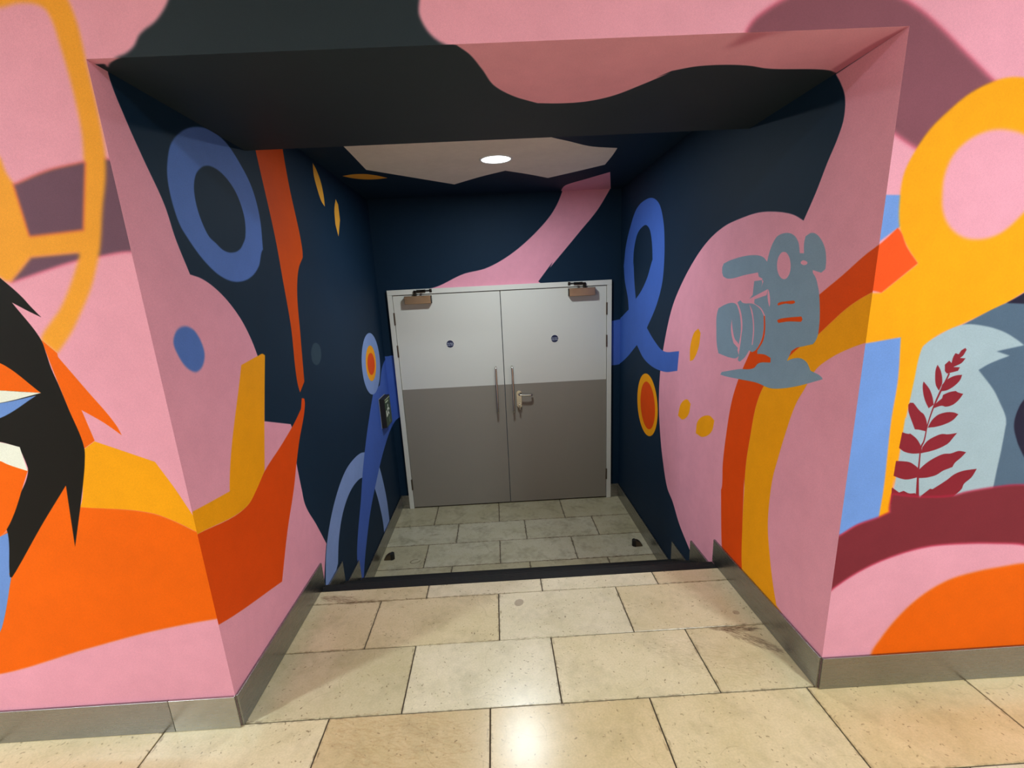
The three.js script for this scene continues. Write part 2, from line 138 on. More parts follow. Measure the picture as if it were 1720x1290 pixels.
// ---------------------------------------------------------------- helpers
const PAINT = {
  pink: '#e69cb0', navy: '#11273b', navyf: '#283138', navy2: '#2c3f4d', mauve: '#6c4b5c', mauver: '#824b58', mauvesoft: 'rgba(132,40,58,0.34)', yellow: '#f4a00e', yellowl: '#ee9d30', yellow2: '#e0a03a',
  orange: '#ee6204', orred: '#f3531c', orr2: '#cf4a00', orr3: '#e04a08', blue: '#6f93d8', lblue: '#6b8dd0', blue2: '#5a7cc4', ring: '#5575bd', stroke: '#4463b4', ribbon: '#4064b8', lblue2: '#8098cb',
  slate: '#52647a', dark: '#241f33', palegrey: '#a2b2bd', maroon: '#7c2a34', maroonf: '#86232f', black: '#171412', white: '#e8e6da', slateb: '#8198ac', offwhite: '#ebe3d7',
};
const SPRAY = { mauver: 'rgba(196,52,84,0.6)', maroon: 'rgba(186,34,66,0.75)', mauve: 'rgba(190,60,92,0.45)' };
// Draw one traced shape in metres: smooth through gentle turns, sharp at corners.
function tracePath(ctx, q, X, Y, sharp) {
  const n = q.length / 2, P = [];
  for (let i = 0; i < n; i++) P.push([X(q[2 * i]), Y(q[2 * i + 1])]);
  const T = P.map((p, i) => {
    const a = P[(i + n - 1) % n], b = P[(i + 1) % n], v = [p[0] - a[0], p[1] - a[1]], w = [b[0] - p[0], b[1] - p[1]];
    const lv = Math.hypot(...v) || 1e-6, lw = Math.hypot(...w) || 1e-6, cos = (v[0] * w[0] + v[1] * w[1]) / (lv * lw);
    if (cos < sharp) return null;
    return [(v[0] / lv + w[0] / lw) / 2, (v[1] / lv + w[1] / lw) / 2];
  });
  ctx.beginPath();
  ctx.moveTo(...P[0]);
  for (let i = 0; i < n; i++) {
    const a = P[i], b = P[(i + 1) % n], l = Math.hypot(b[0] - a[0], b[1] - a[1]) / 3, ta = T[i], tb = T[(i + 1) % n];
    const c1 = ta ? [a[0] + ta[0] * l, a[1] + ta[1] * l] : [a[0] + (b[0] - a[0]) / 3, a[1] + (b[1] - a[1]) / 3];
    const c2 = tb ? [b[0] - tb[0] * l, b[1] - tb[1] * l] : [b[0] - (b[0] - a[0]) / 3, b[1] - (b[1] - a[1]) / 3];
    ctx.bezierCurveTo(...c1, ...c2, ...b);
  }
  ctx.closePath();
}
function grain(ctx, w, h, ppm, fine, patch) {
  const img = ctx.getImageData(0, 0, w, h), d = img.data;
  for (let y = 0; y < h; y++) for (let x = 0; x < w; x++) {
    const u = x / ppm, v = y / ppm, k = 1 + fine * (rnd() - 0.5) + patch * (noise(u * 3.1, v * 3.1) * 0.6 + noise(u * 11 + 7, v * 11) * 0.4);
    const i = (y * w + x) * 4;
    d[i] *= k; d[i + 1] *= k; d[i + 2] *= k;
  }
  ctx.putImageData(img, 0, 0);
}
function canvasTexture(c) { const t = new THREE.CanvasTexture(c); t.colorSpace = THREE.SRGBColorSpace; t.magFilter = THREE.LinearFilter; t.anisotropy = 8; return t; }
// A mural-painted surface: rectangle in metres (a to the right, b up), base paint, traced shapes.
function mural(key, a0, a1, b0, b1, ppm, base, rough = 0.62) {
  const c = document.createElement('canvas');
  c.width = Math.min(2048, Math.round((a1 - a0) * ppm)); c.height = Math.min(2048, Math.round((b1 - b0) * ppm));
  const ctx = c.getContext('2d'), sx = c.width / (a1 - a0), sy = c.height / (b1 - b0);
  ctx.fillStyle = PAINT[base]; ctx.fillRect(0, 0, c.width, c.height);
  for (const [col, blur, q, round] of MURAL[key] ?? []) {
    ctx.filter = blur > 0 ? 'blur(' + (blur * sx).toFixed(2) + 'px)' : 'none';
    ctx.fillStyle = PAINT[col];
    tracePath(ctx, q, (a) => (a - a0) * sx, (b) => (b1 - b) * sy, round ? 0.5 : 0.85);
    const rim = SPRAY[col];                            // crimson overspray along some edges
    if (rim) { ctx.strokeStyle = rim; ctx.lineWidth = 0.012 * sx; ctx.lineJoin = 'round'; ctx.stroke(); }
    ctx.fill();
  }
  ctx.filter = 'none';
  grain(ctx, c.width, c.height, sx, 0.07, 0.022);
  const m = new THREE.MeshPhysicalMaterial({ map: canvasTexture(c), roughness: rough, specularIntensity: 0.22 });
  m.userData.rect = [a0, a1, b0, b1];
  return m;
}
const flat = (color, rough = 0.6, metal = 0) => new THREE.MeshStandardMaterial({ color, roughness: rough, metalness: metal });
// A box in world metres. faces: material for each side, order +x -x +y -y +z -z; each face gets uv from its own plane, in its material's rectangle.
function slabGeometry(x0, x1, y0, y1, z0, z1, mats) {
  const g = new THREE.BoxGeometry(x1 - x0, y1 - y0, z1 - z0);
  g.translate((x0 + x1) / 2, (y0 + y1) / 2, (z0 + z1) / 2);
  const p = g.attributes.position, uv = g.attributes.uv;
  for (let f = 0; f < 6; f++) {
    const r = mats?.[f]?.userData?.rect ?? [0, 1, 0, 1], ax = f < 2 ? ['Z', 'Y'] : f < 4 ? ['X', 'Z'] : ['X', 'Y'];
    for (let k = 0; k < 4; k++) {
      const i = f * 4 + k;
      uv.setXY(i, (p['get' + ax[0]](i) - r[0]) / (r[1] - r[0]), (p['get' + ax[1]](i) - r[2]) / (r[3] - r[2]));
    }
  }
  return g;
}
function add(o, parent) { o.traverse?.((c) => { c.castShadow = true; c.receiveShadow = true; }); (parent ?? scene).add(o); return o; }
function mesh(name, geo, mat, parent) { const o = new THREE.Mesh(geo, mat); o.name = name; return add(o, parent); }
function tag(o, label, category, kind, group) { Object.assign(o.userData, { label, category }); if (kind) o.userData.kind = kind; if (group) o.userData.group = group; return o; }
function group(name, parent) { const o = new THREE.Group(); o.name = name; (parent ?? scene).add(o); return o; }
function slab(name, x0, x1, y0, y1, z0, z1, mats, parent) { return mesh(name, slabGeometry(x0, x1, y0, y1, z0, z1, Array.isArray(mats) ? mats : Array(6).fill(mats)), mats, parent); }
const box = (x0, x1, y0, y1, z0, z1, bevel = 0) => {
  const w = x1 - x0, h = y1 - y0, d = z1 - z0;
  const g = bevel ? new RoundedBoxGeometry(w, h, d, 2, bevel) : new THREE.BoxGeometry(w, h, d);
  g.translate((x0 + x1) / 2, (y0 + y1) / 2, (z0 + z1) / 2);
  return g;
};

// ---------------------------------------------------------------- painted surfaces
const mFL = mural('F', -2.6, -W, 0, TOP, 740, 'pink');
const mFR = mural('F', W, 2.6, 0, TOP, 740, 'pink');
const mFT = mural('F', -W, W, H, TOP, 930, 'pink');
const mL = mural('L', -D, 0, LOW, HI, 660, 'pink');
const mR = mural('R', -D, 0, LOW, HI, 660, 'pink');
const mB = mural('B', -W, W, 1.5, HI, 700, 'navy');
const mBs = mural('B', -W, W, LOW, 1.6, 500, 'navy');
const mS = mural('S', -W, W, -LS, 0, 900, 'navyf');
const mC = mural('C', -W, W, -D, -LS, 700, 'navy');
const mPink = flat('#e69cb0', 0.62), mNavy = flat('#11273b', 0.62), mHallWall = flat('#e6e1d8', 0.7), mHallCeil = flat('#eceae4', 0.8);

// ---------------------------------------------------------------- room shell
const q = mPink;
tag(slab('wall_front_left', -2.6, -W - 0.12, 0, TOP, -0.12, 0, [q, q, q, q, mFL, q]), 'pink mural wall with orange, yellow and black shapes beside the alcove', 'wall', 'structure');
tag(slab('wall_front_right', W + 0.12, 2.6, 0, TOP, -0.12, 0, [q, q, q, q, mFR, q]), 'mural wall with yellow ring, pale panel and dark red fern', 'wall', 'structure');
tag(slab('wall_far_left', -6.2, -2.6, 0, TOP, -0.12, 0, q), 'plain pink end of the mural wall beyond the black shape', 'wall', 'structure');
tag(slab('wall_far_right', 2.6, 6.2, 0, TOP, -0.12, 0, q), 'plain pink end of the mural wall beyond the yellow ring', 'wall', 'structure');
tag(slab('wall_front_top', -W, W, H, TOP, -LS, 0, [q, q, q, mS, mFT, mNavy]), 'lintel over the alcove painted dark with a pink flow', 'wall', 'structure');
tag(slab('wall_left', -W - 0.12, -W, LOW - 0.1, TOP, -D - 0.2, 0, [mL, q, q, q, mFL, q]), 'alcove side wall with blue ring and orange drop on navy', 'wall', 'structure');
tag(slab('wall_right', W, W + 0.12, LOW - 0.1, TOP, -D - 0.2, 0, [q, mR, q, q, mFR, q]), 'alcove side wall with a slate film camera on pink', 'wall', 'structure');
{
  const b = group('wall_back');
  tag(b, 'navy wall around the double doors with a pink stripe above', 'wall', 'structure');
  slab('wall_panel', -W, W, 1.58, HI + 0.2, -D - 0.04, -D, [mNavy, mNavy, mNavy, mNavy, mB, mNavy], b);
  slab('wall_panel', -W, -1.004, LOW, 1.58, -D - 0.04, -D, [mNavy, mNavy, mNavy, mNavy, mBs, mNavy], b);
  slab('wall_panel', 1.004, W, LOW, 1.58, -D - 0.04, -D, [mNavy, mNavy, mNavy, mNavy, mBs, mNavy], b);
  slab('wall_core', -W, W, LOW - 0.1, HI + 0.2, -D - 0.2, -D - 0.05, mNavy, b);
}
tag(slab('ceiling', -W, W, HI, HI + 0.2, -D - 0.05, -LS, [mNavy, mNavy, mNavy, mC, mNavy, mNavy]), 'alcove ceiling, navy with an off-white jagged patch round the lamp', 'ceiling', 'structure');
tag(slab('ceiling_hall', -6.35, 6.35, TOP, TOP + 0.15, -1.2, 4.35, mHallCeil), 'plain white hall ceiling carrying the downlights in front of the mural', 'ceiling', 'structure');
tag(slab('wall_behind', -6.35, 6.35, 0, TOP, 4.2, 4.35, mHallWall), 'plain pale wall across the hall from the mural', 'wall', 'structure');
tag(slab('wall_end_left', -6.35, -6.2, 0, TOP, -0.12, 4.2, mHallWall), 'plain pale wall closing the hall beyond the black bird shape', 'wall', 'structure');
tag(slab('wall_end_right', 6.2, 6.35, 0, TOP, -0.12, 4.2, mHallWall), 'plain pale wall closing the hall beyond the fern', 'wall', 'structure');

// ---------------------------------------------------------------- stone floor
// stone colour map: fine and coarse mottling, pits, scratches, stains
function stone(a0, a1, b0, b1, ppm, base, dirt, extra) {
  const c = document.createElement('canvas'), w = c.width = Math.round((a1 - a0) * ppm), h = c.height = Math.round((b1 - b0) * ppm), ctx = c.getContext('2d');
  const img = ctx.createImageData(w, h), d = img.data;
  for (let y = 0; y < h; y++) for (let x = 0; x < w; x++) {
    const u = a0 + x / ppm, v = b0 + y / ppm;
    const n = noise(u * 2.3, v * 2.3) * 0.5 + noise(u * 7 + 3, v * 9) * 0.3 + noise(u * 24, v * 30 + 9) * 0.2;
    const f = noise(u * 70, v * 90) * 0.5 + (rnd() - 0.5);
    const g = Math.max(0, noise(u * 4 + 40, v * 4 + 11) * 0.6 + noise(u * 17 + 1, v * 14 + 5) * 0.4) * dirt;
    const k = 1 + n * 0.05 + f * 0.045, i = (y * w + x) * 4;
    d[i] = base[0] * k * (1 - g); d[i + 1] = base[1] * k * (1 - g * 0.98); d[i + 2] = base[2] * (k + n * 0.03) * (1 - g * 1.05); d[i + 3] = 255;
  }
  ctx.putImageData(img, 0, 0);
  const X = (a) => (a - a0) * ppm, Y = (b) => (b - b0) * ppm, area = (a1 - a0) * (b1 - b0);
  for (let i = 0; i < area * 620; i++) {           // small pits and chips
    const x = rnd() * w, y = rnd() * h, l = 1 + rnd() * rnd() * 4.5, t = rnd() * 6.28;
    ctx.strokeStyle = 'rgba(74,58,40,' + (0.15 + rnd() * 0.4) + ')'; ctx.lineWidth = 0.8 + rnd() * 1.6;
    ctx.beginPath(); ctx.moveTo(x, y); ctx.quadraticCurveTo(x + Math.cos(t) * l, y + Math.sin(t) * l, x + Math.cos(t + 0.6) * l * 1.5, y + Math.sin(t + 0.6) * l * 1.5); ctx.stroke();
  }
  for (let i = 0; i < area * 70; i++) {            // scratches and hairline fossils
    const x = rnd() * w, y = rnd() * h, l = 10 + rnd() * 50, t = rnd() * 6.28;
    ctx.strokeStyle = rnd() < 0.5 ? 'rgba(235,225,200,0.14)' : 'rgba(90,75,55,0.12)'; ctx.lineWidth = 0.7 + rnd();
    ctx.beginPath(); ctx.moveTo(x, y); ctx.quadraticCurveTo(x + Math.cos(t) * l, y + Math.sin(t) * l, x + Math.cos(t + 0.5) * l * 1.6, y + Math.sin(t + 0.5) * l * 1.6); ctx.stroke();
  }
  extra?.(ctx, X, Y, ppm);
  const t = canvasTexture(c);
  t.wrapS = t.wrapT = THREE.RepeatWrapping; t.flipY = false;
  return { t, rect: [a0, a1, b0, b1] };
}
function smudge(ctx, x, y, rx, ry, rot, color, n) {  // scuffed dirt: many short strokes inside an ellipse
  for (let i = 0; i < n; i++) {
    const a = rnd() * 6.28, r = Math.sqrt(rnd()), px = Math.cos(a) * r * rx, py = Math.sin(a) * r * ry, c = Math.cos(rot), s = Math.sin(rot), X = x + px * c - py * s, Y = y + px * s + py * c, l = 4 + rnd() * 22, t = rot + (rnd() - 0.5) * 0.9;
    ctx.strokeStyle = color; ctx.lineWidth = 0.8 + rnd() * 2.2;
    ctx.beginPath(); ctx.moveTo(X, Y); ctx.lineTo(X + Math.cos(t) * l, Y + Math.sin(t) * l); ctx.stroke();
  }
}
function jointDirt(ctx, X, Y, rows) {                // brown dirt trodden into the joints
  const line = (x0, y0, x1, y1) => {
    const n = Math.hypot(x1 - x0, y1 - y0) / 2.5;
    for (let i = 0; i < n; i++) {
      const k = rnd(), a = noise(x0 * 0.01 + k * 4, y0 * 0.01 + y1) * 0.5 + 0.5, r = (rnd() - 0.5) * (4 + 9 * a);
      ctx.fillStyle = 'rgba(70,52,34,' + (0.05 + 0.16 * a * rnd()) + ')';
      const px = x0 + (x1 - x0) * k, py = y0 + (y1 - y0) * k, h = Math.abs(x1 - x0) > Math.abs(y1 - y0);
      ctx.beginPath(); ctx.ellipse(px + (h ? 0 : r), py + (h ? r : 0), h ? 2 + rnd() * 7 : 1 + rnd() * 1.5, h ? 1 + rnd() * 1.5 : 2 + rnd() * 7, 0, 0, 6.3); ctx.fill();
    }
  };
  for (const [za, zb, xs] of rows) { line(X(xs[0]), Y(zb), X(xs[xs.length - 1]), Y(zb)); for (const x of xs.slice(1, -1)) line(X(x), Y(za), X(x), Y(zb)); }
}
const alcoveRows = [[-LS, -0.739, [-W, -0.498, 0.108, 0.718, W], ['#f4eee2', '#ffffff', '#ffffff', '#f2eadf']],
  [-0.739, -0.379, [-W, -0.731, -0.122, 0.49, W], ['#f6efe2', '#f9f3e6', '#ffffff', '#fbf5ea']],
  [-0.379, -0.0065, [-W, -0.498, 0.11, 0.72, W], ['#e9e6da', '#ffffff', '#fffaf0', '#f6efe0']]];
const lowRows = [[-D, -2.655, [-W, -0.722, -0.12, 0.49, W]], [-2.655, -2.29, [-W, -0.492, 0.112, 0.732, W]], [-2.29, -1.922, [-W, -0.722, -0.12, 0.486, W]], [-1.922, -Z0 - 2 * TR, [-W, -0.497, 0.108, 0.717, W]]];
const hallStone = stone(-1.75, 1.75, -0.88, 0.72, 580, [219, 205, 174], 0.07, (ctx, X, Y) => {
  jointDirt(ctx, X, Y, [...alcoveRows, [-0.0065, 0.346, [-1.75, -1.369, -0.765, -0.162, 0.444, 1.05, 1.655, 1.75]]]);
  smudge(ctx, X(0.97), Y(-0.29), 70, 18, 0.75, 'rgba(60,44,30,0.10)', 420);
  smudge(ctx, X(0.93), Y(-0.36), 60, 10, 0.1, 'rgba(50,36,26,0.12)', 260);
  smudge(ctx, X(0.72), Y(-0.2), 130, 60, 0.45, 'rgba(95,78,58,0.06)', 420);
  smudge(ctx, X(-0.97), Y(-0.78), 60, 16, 0.2, 'rgba(90,66,44,0.10)', 300);
  smudge(ctx, X(-0.85), Y(-0.74), 80, 6, 0, 'rgba(80,60,44,0.10)', 200);
  smudge(ctx, X(-0.5), Y(0.1), 160, 70, 0.2, 'rgba(150,110,66,0.07)', 900);
  ctx.fillStyle = 'rgba(118,100,84,0.45)'; ctx.beginPath(); ctx.ellipse(X(-0.02), Y(-0.652), 13, 17, 0.4, 0, 6.3); ctx.fill();
  ctx.fillStyle = 'rgba(110,80,66,0.3)'; ctx.beginPath(); ctx.ellipse(X(1.0), Y(-0.47), 9, 9, 0.4, 0, 6.3); ctx.fill();
  ctx.fillStyle = 'rgba(190,170,105,0.5)'; ctx.beginPath(); ctx.ellipse(X(-0.05), Y(0.27), 9, 7, 0.4, 0, 6.3); ctx.fill();
});
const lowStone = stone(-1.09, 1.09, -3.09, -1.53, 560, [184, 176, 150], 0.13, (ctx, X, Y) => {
  jointDirt(ctx, X, Y, lowRows); jointDirt(ctx, X, Y, lowRows);
  for (let i = 0; i < 34; i++) smudge(ctx, X(-1 + rnd() * 2), Y(-3 + rnd() * 1.15), 20 + rnd() * 60, 5 + rnd() * 14, rnd() * 3, 'rgba(60,60,46,0.045)', 120);
  ctx.strokeStyle = 'rgba(70,58,42,0.55)'; ctx.lineWidth = 4; ctx.beginPath(); ctx.ellipse(X(-0.80), Y(-2.03), 22, 15, -0.5, 0.4, 5.6); ctx.stroke();
});
const plainStone = stone(0, 1.6, 0, 1.6, 400, [217, 203, 172], 0.06);
const stoneMats = new Map();
function stoneMaterial(src, tone) {
  const key = src.t.uuid + tone;
  if (!stoneMats.has(key)) { const m = new THREE.MeshPhysicalMaterial({ map: src.t, color: tone, roughness: 0.26 }); m.userData.rect = src.rect; stoneMats.set(key, m); }
  return stoneMats.get(key);
}
// one stone tile with chamfered top edges, laid in the x-z plane with its top at y = 0
function tileGeometry(x0, x1, z0, z1, h, rect, shift = [0, 0]) {
  const b = 0.001, cx = (x0 + x1) / 2, cz = (z0 + z1) / 2, hw = (x1 - x0) / 2, hd = (z1 - z0) / 2;
  const ring = (dx, y) => [[-hw + dx, y, hd - dx], [hw - dx, y, hd - dx], [hw - dx, y, -hd + dx], [-hw + dx, y, -hd + dx]];
  const R = [ring(0, -h), ring(0, -b), ring(b, 0)], pos = [], quad = (a, b2, c, d) => pos.push(...a, ...b2, ...c, ...a, ...c, ...d);
  for (let k = 0; k < 2; k++) for (let i = 0; i < 4; i++) quad(R[k][i], R[k][(i + 1) % 4], R[k + 1][(i + 1) % 4], R[k + 1][i]);
  quad(...R[2]);
  const g = new THREE.BufferGeometry(), uv = [];
  for (let i = 0; i < pos.length; i += 3) uv.push((pos[i] + cx + shift[0] - rect[0]) / (rect[1] - rect[0]), (pos[i + 2] + cz + shift[1] - rect[2]) / (rect[3] - rect[2]));
  g.setAttribute('position', new THREE.Float32BufferAttribute(pos, 3));
  g.setAttribute('uv', new THREE.Float32BufferAttribute(uv, 2));
  g.computeVertexNormals();
  return [g, cx, cz];
}
const GAP = 0.0052, TILE_H = 0.02;
function layTile(parent, x0, x1, z0, z1, y, src, tone, shift) {
  const [g, cx, cz] = tileGeometry(x0 + GAP / 2, x1 - GAP / 2, z0 + GAP / 2, z1 - GAP / 2, TILE_H, src.rect, shift);
  const o = mesh('floor_tile', g, stoneMaterial(src, tone), parent);
  o.position.set(cx, y, cz);
  o.rotation.set((rnd() - 0.5) * 0.0012, 0, (rnd() - 0.5) * 0.0012);
  return o;
}
const TONES = ['#ffffff', '#f6f1e6', '#fbf4e4', '#f1e6d4', '#f4f2ea'];
const mGrout = flat('#4a3f33', 0.9), mBlack = flat('#090909', 0.75), mRiser = flat('#a89c84', 0.5);
const upper = group('floor');
tag(upper, 'cream limestone floor tiles in running bond in front of the steps', 'floor', 'structure');
slab('grout_bed', -W, W, -0.2, -0.004, -LS - 0.001, 0, mGrout, upper);
slab('grout_bed', -6.2, 6.2, -0.2, -0.004, 0, 4.2, mGrout, upper);
const PW = 0.6075;
for (const [za, zb, xs, tn] of alcoveRows) for (let i = 0; i < xs.length - 1; i++) {
  const t = layTile(upper, xs[i], xs[i + 1], za, zb, 0, hallStone, tn[i]);
  if (i === 1 && zb > -0.1) { t.rotation.x = 0.008; t.position.y = 0.0004; }   // this tile was laid a little out of level
}
const rowFour = { '-2': '#fffaf0', '-1': '#f0e1cb', 0: '#f8ead4', 1: '#faf0de', 2: '#f6e6cc', '-3': '#fff5e6', 3: '#fdefd8' };
for (let r = 0; r < 7; r++) {
  const za = -0.0065 + r * 0.3525, zb = za + 0.3525, off = [-0.162, 0.14][r % 2];
  for (let k = -7; k <= 7; k++) {
    const x0 = Math.max(-4.2, off + k * PW * 0.997), x1 = Math.min(4.2, off + (k + 1) * PW * 0.997);
    if (x1 - x0 < 0.05) continue;
    const inMap = x0 > -1.75 && x1 < 1.75 && zb < 0.72, tone = r === 0 && rowFour[k] ? rowFour[k] : TONES[Math.floor(rnd() * TONES.length)];
    layTile(upper, x0, x1, za, zb, 0, inMap ? hallStone : plainStone, tone, inMap ? undefined : [rnd() * 1.6, rnd() * 1.6]);
  }
}
for (const [x0, x1, z0, z1] of [[-6.2, -4.2, 0, 2.461], [4.2, 6.2, 0, 2.461], [-6.2, 6.2, 2.461, 4.2]]) slab('floor_slab', x0 + 0.002, x1 - 0.002, -0.02, 0, z0 + 0.002, z1 - 0.002, Array(6).fill(stoneMaterial(plainStone, '#ffffff')), upper);
const lower = group('floor_landing');
tag(lower, 'worn grey stone tiles on the landing in front of the double doors', 'floor', 'structure');
const ZL = -Z0 - 2 * TR;
slab('grout_bed', -W, W, LOW - 0.15, LOW - 0.004, -D - 0.05, ZL, mGrout, lower);
for (const [za, zb, xs] of lowRows) for (let i = 0; i < xs.length - 1; i++) layTile(lower, xs[i], xs[i + 1], za, zb, LOW, lowStone, ['#ffffff', '#f1eee4', '#f6f3ea'][Math.floor(rnd() * 3)]);

// ---------------------------------------------------------------- three steps down, black ribbed nosings
const stairs = tag(group('stair_steps'), 'three steps down to the landing with black ribbed nosings', 'stairs', 'structure');
function nosing(z, y) {                              // profile in (z, y), swept along x
  const s = new THREE.Shape(), w = 0.066, zz = (v) => v;
  s.moveTo(0, 0); s.lineTo(0, -0.03); s.lineTo(0.004, -0.03); s.lineTo(0.004, -0.012); s.lineTo(w, -0.012); s.lineTo(w, 0.001);
  for (let k = 0; k < 5; k++) { const a = w - 0.004 - k * 0.012; s.lineTo(a, 0.001); s.lineTo(a - 0.001, -0.0012); s.lineTo(a - 0.0035, -0.0012); s.lineTo(a - 0.0045, 0.001); }
  s.lineTo(0.003, 0.001); s.lineTo(0, -0.002);
  const g = new THREE.ExtrudeGeometry(s, { depth: 2 * W - 0.022, bevelEnabled: false });
  g.rotateY(-Math.PI / 2);                            // shape x -> +z, depth -> -x
  g.translate(W - 0.011, y, z);
  return g;
}
for (let k = 0; k < 3; k++) {
  const z = -Z0 - k * TR, y = -k * RI;
  slab('riser', -W, W, y - RI - 0.004, y - 0.012, z + 0.004, z + 0.02, mRiser, stairs);
  mesh('nosing', nosing(z, y), mBlack, stairs);
  if (k) slab('tread', -W, W, y - 0.03, y - 0.001, z + 0.066, z + TR + 0.004, stoneMaterial(plainStone, '#e6e0d0'), stairs);
}

// ---------------------------------------------------------------- stainless steel skirting
function brushed(color, rough) {
  const w = 512, h = 128, d = new Uint8Array(w * h * 4);
  for (let y = 0; y < h; y++) { const row = rnd(); for (let x = 0; x < w; x++) { const v = 150 + 34 * (row - 0.5) + 22 * noise(x / 90, y * 3.1) + 20 * (rnd() - 0.5), i = (y * w + x) * 4; d[i] = d[i + 1] = d[i + 2] = v; d[i + 3] = 255; } }
  const t = new THREE.DataTexture(d, w, h); t.magFilter = THREE.LinearFilter; t.wrapS = t.wrapT = THREE.RepeatWrapping; t.needsUpdate = true;
  return new THREE.MeshPhysicalMaterial({ color, metalness: 1, roughness: rough, roughnessMap: t, anisotropy: 0.5 });
}
const mSteel = brushed('#989898', 0.5), mSteelBright = brushed('#b0b0ae', 0.42);
const ST = 0.010;
function skirt(name, label, panels) {
  const g = tag(group(name), label, 'skirting', 'structure');
  for (const [x0, x1, y0, y1, z0, z1, m] of panels) mesh('skirting_panel', box(x0, x1, y0, y1, z0, z1, 0.0015), m ?? mSteel, g);
}
skirt('baseboard_front_left', 'brushed steel skirting in two lengths under the orange mural', [[-1.3275, -W + 0.001, 0.001, HS, 0.0, ST, mSteelBright], [-2.9, -1.329, 0.001, HS, 0.0, ST], [-6.2, -2.9015, 0.001, HS, 0.0, ST]]);
skirt('baseboard_front_right', 'brushed steel skirting under the orange dome and fern mural', [[W - 0.001, 3.2, 0.001, HS, 0.0, ST], [3.2015, 6.2, 0.001, HS, 0, ST]]);
for (const s of [-1, 1]) {
  const xs = s < 0 ? [-W, -W + ST] : [W - ST, W], P = [];
  P.push([...xs, 0.001, HS, -Z0, s < 0 ? -0.0005 : -0.0005]);
  for (let k = 1; k < 3; k++) P.push([...xs, -k * RI + 0.001, -k * RI + HS, -Z0 - k * TR, -Z0 - (k - 1) * TR - 0.001]);
  P.push([...xs, LOW + 0.001, LOW + HS, -D + 0.001, ZL - 0.001]);
  skirt(s < 0 ? 'baseboard_left' : 'baseboard_right', s < 0 ? 'steel skirting stepping down under the blue ring wall' : 'steel skirting stepping down under the film camera wall', P);
}
skirt('baseboard_back', 'short steel skirting pieces either side of the door frame', [[-W + ST, -1.006, LOW + 0.001, LOW + HS, -D, -D + ST], [1.006, W - ST, LOW + 0.001, LOW + HS, -D, -D + ST]]);

// ---------------------------------------------------------------- door frame and doors
const mFrame = flat('#d9d8d0', 0.45), mDoorWhite = flat('#d6d5cd', 0.5), mKick = flat('#8d867b', 0.55), mChrome = flat('#c9c4ba', 0.22, 1), mBronze = flat('#b39d84', 0.33, 1), mHinge = flat('#6f6256', 0.45, 1), mDarkMetal = flat('#3a332d', 0.5, 0.9), mRubber = flat('#15130f', 0.7);
const frame = tag(group('trim_1'), 'white painted frame around the double doors', 'door frame', 'structure');
const FT = 1.58, FIN = 0.962, FB = -D + 0.03;
mesh('frame_head', box(-1.004, 1.004, 1.536, FT, -D - 0.045, FB, 0.002), mFrame, frame);
mesh('frame_jamb', box(-1.004, -FIN, LOW + 0.0005, 1.5355, -D - 0.045, FB, 0.002), mFrame, frame);
mesh('frame_jamb', box(FIN, 1.004, LOW + 0.0005, 1.5355, -D - 0.045, FB, 0.002), mFrame, frame);
const DF = -D + 0.018, DB = DF - 0.044;              // door face and back
function signTexture() {
  const c = document.createElement('canvas'); c.width = c.height = 256; const x = c.getContext('2d');
  x.fillStyle = '#eceae2'; x.fillRect(0, 0, 256, 256);
  x.fillStyle = '#1b2448'; x.beginPath(); x.arc(128, 128, 119, 0, 6.3); x.fill();
  x.fillStyle = '#c9cede'; x.textAlign = 'center'; x.font = 'bold 46px sans-serif'; x.fillText('Fire door', 128, 120); x.fillText('keep shut', 128, 172);
  return canvasTexture(c);
}
const mSign = new THREE.MeshStandardMaterial({ map: signTexture(), roughness: 0.5 });
